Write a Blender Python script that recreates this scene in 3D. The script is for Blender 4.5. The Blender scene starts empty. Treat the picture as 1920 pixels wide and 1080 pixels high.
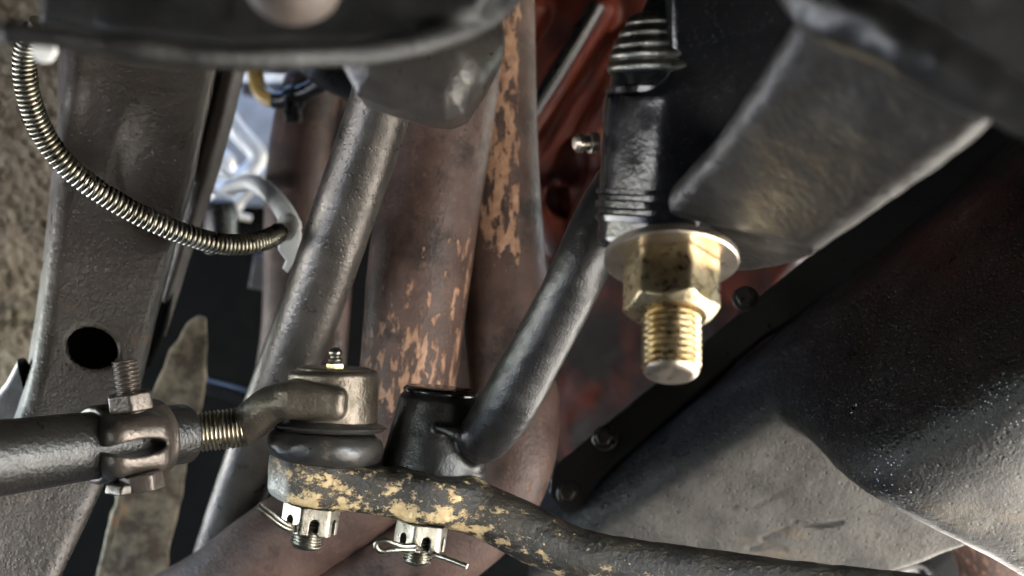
import bpy, math, random
import numpy as np
from mathutils import Vector, Matrix
random.seed(4); np.random.seed(4)
S = bpy.context.scene
R = math.radians

# ------------------------------------------------------------------ camera, sky, sun, exposure
F = 1920 * 50 / 36.0
cam_d = bpy.data.cameras.new('camera')
cam = bpy.data.objects.new('camera', cam_d); S.collection.objects.link(cam)
cam.rotation_euler = (R(90), 0, 0)
cam_d.lens = 50; cam_d.sensor_width = 36; cam_d.clip_start = 0.01; cam_d.clip_end = 500
cam_d.dof.use_dof = True; cam_d.dof.focus_distance = 0.625; cam_d.dof.aperture_fstop = 7.2
S.camera = cam

SUN_EL, SUN_AZ = R(42), R(105)
W = bpy.data.worlds.new('World'); S.world = W; W.use_nodes = True
wn = W.node_tree; bgn = wn.nodes['Background']
sky = wn.nodes.new('ShaderNodeTexSky'); sky.sky_type = 'NISHITA'; sky.sun_disc = False
sky.sun_elevation = SUN_EL; sky.sun_rotation = SUN_AZ
wn.links.new(sky.outputs[0], bgn.inputs[0]); bgn.inputs[1].default_value = 0.15
sl = bpy.data.lights.new('sun', 'SUN'); so = bpy.data.objects.new('sun', sl); S.collection.objects.link(so)
sl.energy = 5.0; sl.angle = R(0.5); sl.color = (1.0, 0.96, 0.90)
sdir = Vector((math.cos(SUN_EL) * math.sin(SUN_AZ), math.cos(SUN_EL) * math.cos(SUN_AZ), math.sin(SUN_EL)))
so.rotation_euler = sdir.to_track_quat('Z', 'Y').to_euler(); so.location = sdir * 5
S.view_settings.view_transform = 'Standard'; S.view_settings.look = 'None'
S.view_settings.exposure = 4.15; S.view_settings.gamma = 1.0
S.cycles.use_denoising = True
S.cycles.max_bounces = 8; S.cycles.diffuse_bounces = 5; S.cycles.glossy_bounces = 5

# ------------------------------------------------------------------ geometry helpers
def P(x, y, d):
    return np.array([(x - 960) * d / F, d, -(y - 540) * d / F])
def px(n, d): return n * d / F
def unit(v): v = np.asarray(v, float); return v / np.linalg.norm(v)
def frame(n, up=(0, 0, 1)):
    n = unit(n); up = np.asarray(up, float)
    if abs(np.dot(n, unit(up))) > .98: up = np.array([1., 0, 0])
    u = unit(np.cross(up, n)); v = np.cross(n, u)
    return u, v, n
def catmull(pts, n):
    pts = np.asarray(pts, float); m = len(pts)
    seg = np.linalg.norm(np.diff(pts[:, :3], axis=0), axis=1); s = np.concatenate([[0], np.cumsum(seg)])
    out = []
    tt = np.linspace(0, s[-1], n)
    ext = np.vstack([2 * pts[0] - pts[1], pts, 2 * pts[-1] - pts[-2]])
    for t in tt:
        i = min(max(np.searchsorted(s, t) - 1, 0), m - 2)
        f = (t - s[i]) / max(seg[i], 1e-9)
        p0, p1, p2, p3 = ext[i], ext[i + 1], ext[i + 2], ext[i + 3]
        out.append(.5 * ((2 * p1) + (-p0 + p2) * f + (2 * p0 - 5 * p1 + 4 * p2 - p3) * f * f + (-p0 + 3 * p1 - 3 * p2 + p3) * f ** 3))
    return np.array(out)
def PC(rows, n=None):
    """rows of (px, py, depth[, radius_px]) -> smooth 3-D points (and radii)"""
    a = np.array([list(P(r[0], r[1], r[2])) + ([px(r[3], r[2])] if len(r) > 3 else []) for r in rows])
    return catmull(a, n) if n else a

class M:   # a mesh in world coordinates: verts, faces, uv per vertex, attributes
    def __init__(s, v, f, uv=None, attr=None):
        s.v = np.asarray(v, float); s.f = f; s.uv = uv; s.attr = attr or {}
def join(*ms):
    v, f, o = [], [], 0
    for m in ms:
        v.append(m.v); f += [tuple(int(i) + o for i in q) for q in m.f]; o += len(m.v)
    return M(np.vstack(v), f)

def frames_along(c):
    t = np.gradient(c, axis=0); t /= np.linalg.norm(t, axis=1)[:, None]
    u = np.zeros_like(c); ref = np.array([0, -1., 0])
    u[0] = unit(ref - t[0] * np.dot(ref, t[0])) if abs(np.dot(ref, t[0])) < .95 else unit(np.cross(t[0], [1, 0, 0]))
    for i in range(1, len(c)):
        w = u[i - 1] - t[i] * np.dot(u[i - 1], t[i]); u[i] = w / np.linalg.norm(w)
    return t, u, np.cross(t, u)
def sweep(c, r, n=32, cap=True, shape=None):
    """tube along points c with radius r; u axis of the section faces the camera. uv: (arc, length) in metres"""
    c = np.asarray(c); k = len(c); r = np.broadcast_to(np.asarray(r, float), (k,))
    t, u, b = frames_along(c)
    L = np.concatenate([[0], np.cumsum(np.linalg.norm(np.diff(c, axis=0), axis=1))])
    a = np.linspace(0, 2 * math.pi, n, endpoint=False)
    V, UV = [], []
    for i in range(k):
        ca, sa = (np.cos(a), np.sin(a)) if shape is None else shape(i / (k - 1), a)
        V.append(c[i] + r[i] * (ca[:, None] * u[i] + sa[:, None] * b[i]))
        UV.append(np.stack([((a + math.pi) % (2 * math.pi) - math.pi) * r[i], np.full(n, L[i])], 1))
    V = np.vstack(V); UV = np.vstack(UV); f = []
    for i in range(k - 1):
        for j in range(n):
            j2 = (j + 1) % n
            f.append((i * n + j, (i + 1) * n + j, (i + 1) * n + j2, i * n + j2))
    if cap:
        f.append(tuple(range(n))); f.append(tuple(range((k - 1) * n, k * n))[::-1])
    return M(V, f, UV)
def lathe(a, axis, prof, n=48, rfun=None):
    """prof: [(h, r)] along axis from a"""
    a = np.asarray(a, float); u, v, w = frame(axis); th = np.linspace(0, 2 * math.pi, n, endpoint=False)
    V, f = [], []
    for h, r in prof:
        rr = np.full(n, r) if rfun is None else rfun(h, th, r)
        V.append(a + w * h + rr[:, None] * (np.cos(th)[:, None] * u + np.sin(th)[:, None] * v))
    k = len(prof)
    for i in range(k - 1):
        for j in range(n):
            j2 = (j + 1) % n; f.append((i * n + j, i * n + j2, (i + 1) * n + j2, (i + 1) * n + j))
    f.append(tuple(range(n))[::-1]); f.append(tuple(range((k - 1) * n, k * n)))
    return M(np.vstack(V), f)
def thread(a, axis, length, r, pitch, amp, n=40, chamfer=.0, per=6):
    hs = np.arange(0, length + 1e-9, pitch / per)
    def rf(h, th, rr):
        ph = (h / pitch - th / (2 * math.pi)) % 1.0
        tri = np.abs(ph * 2 - 1)
        q = r - amp * (1 - np.clip(tri * 1.5 - .25, 0, 1))
        if chamfer and h > length - chamfer: q = np.minimum(q, r - (h - (length - chamfer)) * .75)
        return q
    return lathe(a, axis, [(h, r) for h in hs], n, rf)

# ---- signed distance fields and a surface-nets mesher
def s_cyl(a, b, r, rnd=.0, r2=None):
    a = np.asarray(a); b = np.asarray(b); L = np.linalg.norm(b - a); w = (b - a) / L; r2 = r if r2 is None else r2
    def f(p):
        q = p - a; h = q @ w; rad = np.sqrt(np.maximum((q * q).sum(1) - h * h, 0))
        rr = r + (r2 - r) * np.clip(h / L, 0, 1)
        dx = rad - (rr - rnd); dy = np.abs(h - L / 2) - (L / 2 - rnd)
        return np.minimum(np.maximum(dx, dy), 0) + np.sqrt(np.maximum(dx, 0) ** 2 + np.maximum(dy, 0) ** 2) - rnd
    return f
def s_cap(a, b, ra, rb=None):
    a = np.asarray(a); b = np.asarray(b); ab = b - a; LL = ab @ ab; rb = ra if rb is None else rb
    def f(p):
        q = p - a; t = np.clip(q @ ab / LL, 0, 1); e = q - t[:, None] * ab
        return np.sqrt((e * e).sum(1)) - (ra + (rb - ra) * t)
    return f
def s_chain(c):   # c rows: x y z r
    fs = [s_cap(c[i, :3], c[i + 1, :3], c[i, 3], c[i + 1, 3]) for i in range(len(c) - 1)]
    def f(p):
        d = fs[0](p)
        for g in fs[1:]: d = np.minimum(d, g(p))
        return d
    return f
def s_box(c, ax, half, rnd=.0):
    c = np.asarray(c); A = np.array([unit(x) for x in ax]); half = np.asarray(half) - rnd
    def f(p):
        q = np.abs((p - c) @ A.T) - half
        return np.minimum(q.max(1), 0) + np.sqrt((np.maximum(q, 0) ** 2).sum(1)) - rnd
    return f
def s_ell(c, rad):
    c = np.asarray(c); rad = np.asarray(rad)
    def f(p):
        k = np.sqrt((((p - c) / rad) ** 2).sum(1)); k2 = np.sqrt((((p - c) / rad ** 2) ** 2).sum(1))
        return k * (k - 1) / np.maximum(k2, 1e-6)
    return f
def s_half(pt, n):
    pt = np.asarray(pt); n = unit(n)
    return lambda p: (p - pt) @ n
def s_prism(poly, pt, n, depth, rnd=.002):
    """outline (3-D points on the plane pt,n; n towards the viewer), pushed back by depth"""
    u, v, w = frame(n); pt = np.asarray(pt)
    q2 = np.array([[(q - pt) @ u, (q - pt) @ v] for q in poly]); m = len(q2)
    def f(p):
        e = p - pt; x = e @ u; y = e @ v; z = e @ w
        d = np.full(len(p), 1e9); s = np.ones(len(p))
        for i in range(m):
            a = q2[i]; b = q2[i - 1]; ex, ey = b - a; wx = x - a[0]; wy = y - a[1]
            t = np.clip((wx * ex + wy * ey) / (ex * ex + ey * ey), 0, 1)
            d = np.minimum(d, (wx - ex * t) ** 2 + (wy - ey * t) ** 2)
            c1 = y >= a[1]; c2 = y < b[1]; c3 = ex * wy > ey * wx
            fl = (c1 & c2 & c3) | (~c1 & ~c2 & ~c3); s = np.where(fl, -s, s)
        d2 = s * np.sqrt(d) + rnd; dz = np.abs(z + depth / 2) - (depth / 2 - rnd)
        return np.minimum(np.maximum(d2, dz), 0) + np.sqrt(np.maximum(d2, 0) ** 2 + np.maximum(dz, 0) ** 2) - rnd
    return f
def smin(a, b, k):
    h = np.clip(.5 + .5 * (b - a) / k, 0, 1); return b + (a - b) * h - k * h * (1 - h)
def U(*fs, k=0.0):
    def f(p):
        d = fs[0](p)
        for g in fs[1:]: d = smin(d, g(p), k) if k else np.minimum(d, g(p))
        return d
    return f
def I(*fs, k=0.0):
    def f(p):
        d = fs[0](p)
        for g in fs[1:]: d = -smin(-d, -g(p), k) if k else np.maximum(d, g(p))
        return d
    return f
def D(a, b, k=0.0):
    return lambda p: -smin(-a(p), b(p), k) if k else np.maximum(a(p), -b(p))
def shell(a, t): return lambda p: (lambda d: np.maximum(d, -(d + t)))(a(p))

def vnoise(p, s, seed=0):
    q = p * s + seed * 17.3; i = np.floor(q).astype(np.int64); f = q - i; f = f * f * (3 - 2 * f)
    def h(a):
        n = (a[:, 0] * 374761393 + a[:, 1] * 668265263 + a[:, 2] * 2147483647 + seed * 974711) & 0x7fffffff
        n = ((n ^ (n >> 13)) * 1274126177) & 0x7fffffff
        return (n & 0xffff) / 65535.0
    r = 0
    for dx in (0, 1):
        for dy in (0, 1):
            for dz in (0, 1):
                w = (f[:, 0] if dx else 1 - f[:, 0]) * (f[:, 1] if dy else 1 - f[:, 1]) * (f[:, 2] if dz else 1 - f[:, 2])
                r = r + w * h(i + np.array([dx, dy, dz]))
    return r - .5

def mesh_sdf(fn, lo, hi, h, B=8):
    lo = np.asarray(lo, float); hi = np.asarray(hi, float)
    n = (np.ceil((hi - lo) / (h * B)).astype(int)) * B + 1
    nb = (n - 1) // B
    g = np.stack(np.meshgrid(*[np.arange(k) for k in nb], indexing='ij'), -1).reshape(-1, 3)
    cen = lo + (g + .5) * B * h
    dc = fn(cen); hd = B * h * .87 * 1.25
    V = np.empty(n, np.float32)
    sgn = np.where(dc < 0, -1., 1.).astype(np.float32)
    for a in (0, 1):
        pass
    full = sgn.reshape(nb).repeat(B, 0).repeat(B, 1).repeat(B, 2)
    V[:-1, :-1, :-1] = full
    V[-1] = 1; V[:, -1] = 1; V[:, :, -1] = 1
    act = g[np.abs(dc) < hd]
    loc = np.stack(np.meshgrid(*[np.arange(B + 1)] * 3, indexing='ij'), -1).reshape(-1, 3)
    CH = max(1, 400000 // len(loc))
    for s in range(0, len(act), CH):
        idx = (act[s:s + CH, None, :] * B + loc[None]).reshape(-1, 3)
        V[idx[:, 0], idx[:, 1], idx[:, 2]] = fn(lo + idx * h)
    V[0] = np.maximum(V[0], 1e-5); V[-1] = np.maximum(V[-1], 1e-5); V[:, 0] = np.maximum(V[:, 0], 1e-5); V[:, -1] = np.maximum(V[:, -1], 1e-5)
    V[:, :, 0] = np.maximum(V[:, :, 0], 1e-5); V[:, :, -1] = np.maximum(V[:, :, -1], 1e-5)
    ins = V < 0
    cnt = np.zeros(np.array(n) - 1, np.int8)
    for dx in (0, 1):
        for dy in (0, 1):
            for dz in (0, 1):
                cnt += ins[dx:n[0] - 1 + dx, dy:n[1] - 1 + dy, dz:n[2] - 1 + dz]
    cells = np.argwhere((cnt > 0) & (cnt < 8))
    vid = np.full(np.array(n) - 1, -1, np.int64); vid[tuple(cells.T)] = np.arange(len(cells))
    acc = np.zeros((len(cells), 3)); num = np.zeros(len(cells))
    cor = [np.array(c) for c in np.ndindex(2, 2, 2)]
    val = {tuple(c): V[tuple((cells + c).T)] for c in cor}
    for c in cor:
        for ax in range(3):
            if c[ax] == 0:
                e = c.copy(); e[ax] = 1
                va, vb = val[tuple(c)], val[tuple(e)]
                m = (va < 0) != (vb < 0)
                t = np.where(m, va / np.where(m, va - vb, 1), 0)
                pt = c + np.outer(t, e - c)
                acc += np.where(m[:, None], pt, 0); num += m
    vert = lo + (cells + acc / num[:, None]) * h
    for _ in range(2):                                   # pull the vertices onto the surface
        d = fn(vert); e = h * .5
        gr = np.stack([fn(vert + e * np.eye(3)[k]) - fn(vert - e * np.eye(3)[k]) for k in range(3)], 1) / (2 * e)
        g2 = np.maximum((gr * gr).sum(1), .3)
        st = (d / g2)[:, None] * gr
        ln = np.linalg.norm(st, axis=1); st *= (np.minimum(ln, h * .6) / np.maximum(ln, 1e-12))[:, None]
        vert = vert - st
    faces = []
    for ax in range(3):
        o1, o2 = [(1, 2), (2, 0), (0, 1)][ax]
        sl = [slice(None)] * 3; sl2 = [slice(None)] * 3
        sl[ax] = slice(0, n[ax] - 1); sl2[ax] = slice(1, n[ax])
        A = ins[tuple(sl)]; Bn = ins[tuple(sl2)]
        ch = np.argwhere(A != Bn)
        ok = (ch[:, o1] > 0) & (ch[:, o2] > 0) & (ch[:, o1] < n[o1] - 1) & (ch[:, o2] < n[o2] - 1)
        ch = ch[ok]; inside = A[tuple(ch.T)]
        d1 = np.zeros(3, int); d1[o1] = 1; d2 = np.zeros(3, int); d2[o2] = 1
        q = np.stack([vid[tuple((ch - d1 - d2).T)], vid[tuple((ch - d2).T)], vid[tuple(ch.T)], vid[tuple((ch - d1).T)]], 1)
        q[~inside] = q[~inside][:, ::-1]
        faces.append(q)
    return M(vert, np.vstack(faces))

# ------------------------------------------------------------------ object helpers
def new_mesh(name, m, origin):
    me = bpy.data.meshes.new(name)
    v = m.v - np.asarray(origin)
    if isinstance(m.f, np.ndarray):
        nf = len(m.f); me.vertices.add(len(v)); me.vertices.foreach_set('co', v.astype(np.float32).ravel())
        me.loops.add(nf * 4); me.loops.foreach_set('vertex_index', m.f.astype(np.int32).ravel())
        me.polygons.add(nf); me.polygons.foreach_set('loop_start', np.arange(0, nf * 4, 4, dtype=np.int32))
        me.update(calc_edges=True)
    else:
        me.from_pydata(v.tolist(), [], [tuple(map(int, q)) for q in m.f])
    if m.uv is not None:
        ul = me.uv_layers.new(name='UVMap'); li = np.empty(len(me.loops), np.int32); me.loops.foreach_get('vertex_index', li)
        ul.data.foreach_set('uv', m.uv[li].astype(np.float32).ravel())
    for k, a in m.attr.items():
        at = me.attributes.new(k, 'FLOAT', 'POINT'); at.data.foreach_set('value', np.asarray(a, np.float32))
    me.validate()
    return me
def smooth(me, angle=None):
    me.polygons.foreach_set('use_smooth', np.ones(len(me.polygons), bool))
    if angle: me.set_sharp_from_angle(angle=R(angle))
def thing(name, label, cat, loc, group=None):
    o = bpy.data.objects.new(name, None); S.collection.objects.link(o); o.location = tuple(loc); o.empty_display_size = .01
    o['label'] = label; o['category'] = cat
    if group: o['group'] = group
    return o
def wpos(o):
    v = np.array(o.location)
    while o.parent: o = o.parent; v = v + np.array(o.location)
    return v
def part(name, m, mat, parent, ang=35, label=None, kind=None):
    me = new_mesh(name, m, wpos(parent)); smooth(me, ang); me.materials.append(mat)
    o = bpy.data.objects.new(name, me); S.collection.objects.link(o); o.parent = parent
    if label: o['label'] = label
    if kind: o['kind'] = kind
    return o
def solo(name, m, mat, label=None, cat=None, group=None, kind=None, ang=35):
    c = (m.v.min(0) + m.v.max(0)) / 2; c[2] = m.v[:, 2].min()
    me = new_mesh(name, m, c); smooth(me, ang); me.materials.append(mat)
    o = bpy.data.objects.new(name, me); S.collection.objects.link(o); o.location = tuple(c)
    if kind: o['kind'] = kind
    else: o['label'] = label; o['category'] = cat
    if group: o['group'] = group
    return o
def boxm(lo, hi):
    x0, y0, z0 = lo; x1, y1, z1 = hi
    v = [(x0, y0, z0), (x1, y0, z0), (x1, y1, z0), (x0, y1, z0), (x0, y0, z1), (x1, y0, z1), (x1, y1, z1), (x0, y1, z1)]
    return M(v, [(3, 2, 1, 0), (4, 5, 6, 7), (0, 1, 5, 4), (1, 2, 6, 5), (2, 3, 7, 6), (3, 0, 4, 7)])

# ------------------------------------------------------------------ materials
class N:
    def __init__(s, name):
        s.m = bpy.data.materials.new(name); s.m.use_nodes = True; s.t = s.m.node_tree
        s.b = s.t.nodes['Principled BSDF']
        s.co = s.t.nodes.new('ShaderNodeTexCoord')
    def node(s, ty, **kw):
        n = s.t.nodes.new(ty)
        for k, v in kw.items(): setattr(n, k, v)
        return n
    def link(s, a, b): s.t.links.new(a, b)
    def put(s, sock, v):
        if isinstance(v, bpy.types.NodeSocket): s.link(v, sock)
        elif hasattr(sock.default_value, '__len__') and len(sock.default_value) == 4 and len(v) == 3: sock.default_value = (*v, 1)
        else: sock.default_value = v
    def coord(s, uv=False, scale=(1, 1, 1), loc=(0, 0, 0)):
        mp = s.node('ShaderNodeMapping'); s.link(s.co.outputs['UV' if uv else 'Object'], mp.inputs[0])
        mp.inputs['Scale'].default_value = scale; mp.inputs['Location'].default_value = loc
        return mp.outputs[0]
    def noise(s, scale, detail=4, rough=.55, vec=None, dist=0):
        n = s.node('ShaderNodeTexNoise'); s.link(vec or s.co.outputs['Object'], n.inputs['Vector'])
        n.inputs['Scale'].default_value = scale; n.inputs['Detail'].default_value = detail; n.inputs['Roughness'].default_value = rough
        n.inputs['Distortion'].default_value = dist
        return n.outputs[0]
    def voro(s, scale, vec=None, feature='F1'):
        n = s.node('ShaderNodeTexVoronoi', feature=feature); s.link(vec or s.co.outputs['Object'], n.inputs['Vector']); n.inputs['Scale'].default_value = scale
        return n.outputs['Distance']
    def ramp(s, x, a, b, lo=0.0, hi=1.0):
        n = s.node('ShaderNodeMapRange'); s.put(n.inputs[0], x); n.inputs[1].default_value = a; n.inputs[2].default_value = b
        n.inputs[3].default_value = lo; n.inputs[4].default_value = hi
        return n.outputs[0]
    def math(s, op, a, b=0.0, c=None):
        n = s.node('ShaderNodeMath', operation=op); s.put(n.inputs[0], a); s.put(n.inputs[1], b)
        if c is not None: s.put(n.inputs[2], c)
        return n.outputs[0]
    def mix(s, f, a, b):
        n = s.node('ShaderNodeMix', data_type='RGBA'); s.put(n.inputs[0], f); s.put(n.inputs[6], a); s.put(n.inputs[7], b)
        return n.outputs[2]
    def attr(s, name): return s.node('ShaderNodeAttribute', attribute_name=name).outputs['Fac']
    def bump(s, hgt, dist, prev=None, strength=1.0):
        n = s.node('ShaderNodeBump'); s.put(n.inputs['Height'], hgt); n.inputs['Distance'].default_value = dist; n.inputs['Strength'].default_value = strength
        if prev: s.link(prev, n.inputs['Normal'])
        return n.outputs[0]
    def out(s, col, rough, metal=0.0, normal=None, spec=.5, coat=0.0):
        s.put(s.b.inputs['Base Color'], col); s.put(s.b.inputs['Roughness'], rough); s.put(s.b.inputs['Metallic'], metal)
        s.b.inputs['Specular IOR Level'].default_value = spec
        s.b.inputs['Coat Weight'].default_value = coat; s.b.inputs['Coat Roughness'].default_value = .2
        if normal: s.link(normal, s.b.inputs['Normal'])
        return s.m

def painted(name, c1, c2, rough=(.35, .5), bump=.00025, bscale=900, dust=None, dust_amt=.55, metal=0.0, spec=.5, big=60, pits=0.0, speck=None):
    n = N(name); a = n.noise(big, 5, .6); col = n.mix(n.ramp(a, .35, .65), c1, c2)
    fine = n.noise(bscale, 3, .6)
    if dust is not None:
        dn = n.noise(big * 1.7, 6, .7); f = n.ramp(dn, dust_amt, dust_amt + .18)
        col = n.mix(f, col, dust)
        rgh = n.math('MAXIMUM', n.ramp(n.noise(big * 3, 4), .3, .7, *rough), n.math('MULTIPLY', f, .65))
    else: rgh = n.ramp(n.noise(big * 3, 4), .3, .7, *rough)
    if speck is not None:
        sp = n.voro(1500); sn = n.noise(300, 2)
        m = n.math('MULTIPLY', n.ramp(sp, .16, .10), n.ramp(sn, .5, .62)); col = n.mix(m, col, speck)
    nb = n.bump(fine, bump)
    if pits:
        v = n.voro(420); nb = n.bump(n.ramp(v, .0, .3), pits, nb); nb = n.bump(n.noise(250, 4, .7), pits * 2, nb)
    return n.out(col, rgh, metal, nb, spec)

MAT = {}
MAT['black'] = painted('black_satin_paint', (.007, .007, .0075), (.012, .0115, .011), (.27, .40), .00022, 900, spec=.5)
MAT['black_rough'] = painted('black_chassis_paint', (.008, .0075, .007), (.017, .015, .013), (.26, .42), .0005, 500, dust=(.045, .037, .03), dust_amt=.64)
MAT['forged'] = painted('bare_forged_steel', (.075, .062, .046), (.15, .127, .1), (.3, .46), .0004, 600, metal=.7, dust=(.05, .042, .032), dust_amt=.6)
MAT['boot'] = painted('black_rubber', (.016, .015, .014), (.03, .027, .024), (.26, .42), .0002, 500, dust=(.10, .082, .062), dust_amt=.57, big=90)
MAT['frame'] = painted('grey_frame_paint', (.036, .030, .026), (.062, .053, .046), (.26, .46), .0002, 420, dust=(.12, .07, .038), dust_amt=.57, pits=.00032, big=22, metal=.2)
MAT['tube'] = painted('grey_steel_tube', (.07, .063, .056), (.13, .118, .106), (.24, .42), .00014, 600, dust=(.1, .085, .068), dust_amt=.62, metal=.6, pits=.00016, big=40)
MAT['zinc'] = painted('silver_zinc', (.17, .16, .135), (.31, .295, .25), (.26, .44), .00015, 900, metal=1.0, dust=(.09, .075, .05), dust_amt=.51, big=150)
MAT['gold'] = painted('yellow_zinc', (.32, .235, .115), (.54, .45, .30), (.22, .38), .00012, 700, metal=1.0, big=110, dust=(.12, .088, .05), dust_amt=.56)
MAT['goldlight'] = painted('pale_zinc_washer', (.42, .35, .27), (.6, .53, .45), (.25, .4), .0001, 700, metal=1.0, big=90)
MAT['clamp'] = painted('worn_dark_clamp_steel', (.05, .042, .036), (.11, .09, .075), (.28, .42), .0004, 500, metal=.6, dust=(.16, .10, .06), dust_amt=.6)
MAT['thread_steel'] = painted('steel_thread', (.22, .19, .14), (.42, .38, .30), (.24, .4), .0001, 900, metal=1.0, big=100)
MAT['rubber_hose'] = painted('dark_hose_rubber', (.03, .028, .018), (.05, .045, .03), (.4, .55), .0001, 900)
MAT['spring'] = painted('dull_spring_wire', (.20, .18, .125), (.42, .395, .32), (.22, .42), .0001, 900, metal=1.0, big=60)
MAT['pale'] = painted('pale_galvanised', (.6, .6, .58), (.75, .75, .72), (.35, .5), .0002, 500, metal=.2, big=60)
MAT['blue'] = painted('blue_grey_inner_panel', (.13, .13, .13), (.2, .2, .2), (.4, .5), .0003, 200)
MAT['dark'] = painted('engine_bay_shade_black', (.0018, .0018, .0018), (.0035, .0033, .003), (.6, .8), .0005, 200, spec=.05)  # near-black: the shade of unlit cavities is put into the base colour
MAT['yellow_hose'] = painted('yellowed_clear_hose', (.45, .27, .06), (.55, .36, .1), (.3, .4), .0001, 300)
MAT['plastic'] = painted('black_plastic', (.008, .008, .009), (.012, .012, .013), (.25, .35), .00005, 300)
MAT['pan'] = painted('black_oil_pan_paint', (.010, .010, .0105), (.02, .019, .018), (.30, .42), .0003, 800, spec=.5, big=18, pits=.00008, speck=(.2, .24, .3), dust=(.06, .052, .045), dust_amt=.64)
MAT['arm'] = painted('dusty_black_arm_paint', (.011, .010, .0092), (.022, .02, .018), (.34, .5), .0006, 350, dust=(.042, .038, .033), dust_amt=.5, big=26, spec=.4)
MAT['gloss'] = painted('gloss_black_bush', (.005, .005, .006), (.010, .010, .011), (.12, .22), .0001, 500, dust=(.03, .027, .024), dust_amt=.68, big=40, speck=(.25, .26, .28))
MAT['cross'] = painted('dull_black_crossmember', (.004, .004, .004), (.009, .0085, .008), (.42, .58), .0005, 400, dust=(.025, .021, .018), dust_amt=.64, spec=.35)
MAT['tan'] = painted('tan_heat_shield', (.30, .22, .16), (.38, .29, .22), (.5, .7), .0005, 300)
MAT['cup'] = painted('dark_steel_cup', (.035, .031, .028), (.065, .058, .052), (.26, .42), .0003, 400, metal=.4, dust=(.05, .042, .035), dust_amt=.6)
MAT['brown'] = painted('dusty_brown_rubber', (.045, .033, .026), (.066, .05, .04), (.5, .7), .0005, 300)

def m_link():
    n = N('worn_gold_and_black_bar'); w = n.attr('wear'); bare = n.attr('bare')
    v = n.coord(scale=(.8, 1, 1.25))
    a = n.noise(130, 10, .78, v, .1); f = n.ramp(n.math('ADD', a, w), .562, .60)
    b = n.noise(420, 4, .6); f2 = n.ramp(n.math('ADD', b, n.math('MULTIPLY', w, .5)), .665, .70)
    f = n.math('MAXIMUM', f, f2)
    base = n.mix(n.ramp(n.noise(60, 4), .4, .6), (.012, .011, .010), (.032, .026, .018))
    goldc = n.mix(n.ramp(n.noise(300, 4), .3, .7), (.40, .28, .13), (.60, .46, .26))
    col = n.mix(f, base, goldc); col = n.mix(bare, col, (.42, .41, .39))
    rg = n.math('ADD', n.ramp(n.noise(200, 4), .3, .7, .30, .48), n.math('MULTIPLY', f, .12))
    nb = n.bump(n.noise(700, 5, .7), .0008); nb = n.bump(f, .0004, nb); nb = n.bump(n.voro(420), .0003, nb)
    return n.out(col, rg, n.math('MULTIPLY', bare, .8), nb)
MAT['link'] = m_link()

def m_header():
    n = N('flaking_header_coating'); w = n.attr('wear')
    v = n.coord(True, (1.7, .55, 1))
    a = n.noise(110, 9, .68, v, .25); f = n.ramp(n.math('ADD', a, w), .63, .665)
    base = n.mix(n.ramp(n.noise(45, 5), .35, .65), (.055, .033, .027), (.10, .062, .05))
    base = n.mix(n.ramp(n.noise(30, 7, .65), .52, .64), base, (.026, .017, .014)); base = n.mix(n.ramp(n.noise(170, 6, .7), .56, .68), base, (.11, .065, .05)); base = n.mix(n.math('MULTIPLY', n.ramp(n.voro(260), .14, .07), n.ramp(n.noise(60, 2), .45, .55)), base, (.012, .009, .008))
    cop = n.mix(n.ramp(n.noise(240, 4), .3, .7), (.25, .125, .075), (.42, .255, .165))
    col = n.mix(f, base, cop)
    nb = n.bump(n.noise(900, 3), .00025); nb = n.bump(f, -.0003, nb); nb = n.bump(n.voro(500), .0002, nb)
    return n.out(col, n.ramp(n.noise(120, 4), .3, .7, .42, .6), 0.0, nb, .3)
MAT['header'] = m_header()

def m_crust():
    n = N('dirt_crusted_underseal'); a = n.noise(90, 7, .65); b = n.noise(30, 5, .6)
    col = n.mix(n.ramp(a, .35, .65), (.13, .095, .06), (.29, .235, .165)); col = n.mix(n.ramp(b, .55, .68), col, (.055, .045, .034))
    col = n.mix(n.ramp(n.noise(18, 4, .6), .62, .68), col, (.26, .09, .03))
    nb = n.bump(n.noise(260, 6, .7), .003); nb = n.bump(n.voro(170), .0015, nb)
    return n.out(col, .85, 0, nb, .2)
MAT['crust'] = m_crust()
def m_strap():
    n = N('dirty_rusted_strap'); a = n.noise(70, 7, .65)
    col = n.mix(n.ramp(a, .4, .6), (.10, .075, .055), (.30, .25, .18)); col = n.mix(n.ramp(n.noise(45, 5), .58, .7), col, (.33, .18, .09))
    nb = n.bump(n.noise(300, 6, .7), .0015)
    return n.out(col, .75, 0, nb, .3)
MAT['strap'] = m_strap()
def m_ground():
    n = N('concrete_ground'); a = n.noise(3, 6, .6); c = n.mix(n.ramp(a, .35, .65), (.48, .455, .42), (.58, .56, .52))
    c = n.mix(n.ramp(n.noise(60, 5), .5, .8), c, (.22, .2, .18))
    return n.out(c, .9, 0, n.bump(n.noise(120, 5), .002), .2)
MAT['ground'] = m_ground()
MAT['dark_strip'] = painted('dark_bounce_cut', (.05, .043, .034), (.085, .073, .058), (.8, .95), .002, 200, spec=.2, big=8)
def m_block():
    n = N('red_engine_paint_grime_shade'); g = n.attr('grime_shade')
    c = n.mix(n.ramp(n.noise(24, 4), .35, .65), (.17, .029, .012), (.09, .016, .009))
    f = n.ramp(n.math('ADD', n.noise(24, 6, .6), g), .40, .72); c = n.mix(f, c, (.016, .009, .008))  # dark mix is grime plus the pan's shade painted on the lower block
    return n.out(c, n.ramp(n.noise(60, 4), .3, .7, .35, .6), 0, n.bump(n.noise(160, 4), .0008), .35)
MAT['block'] = m_block()
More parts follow.
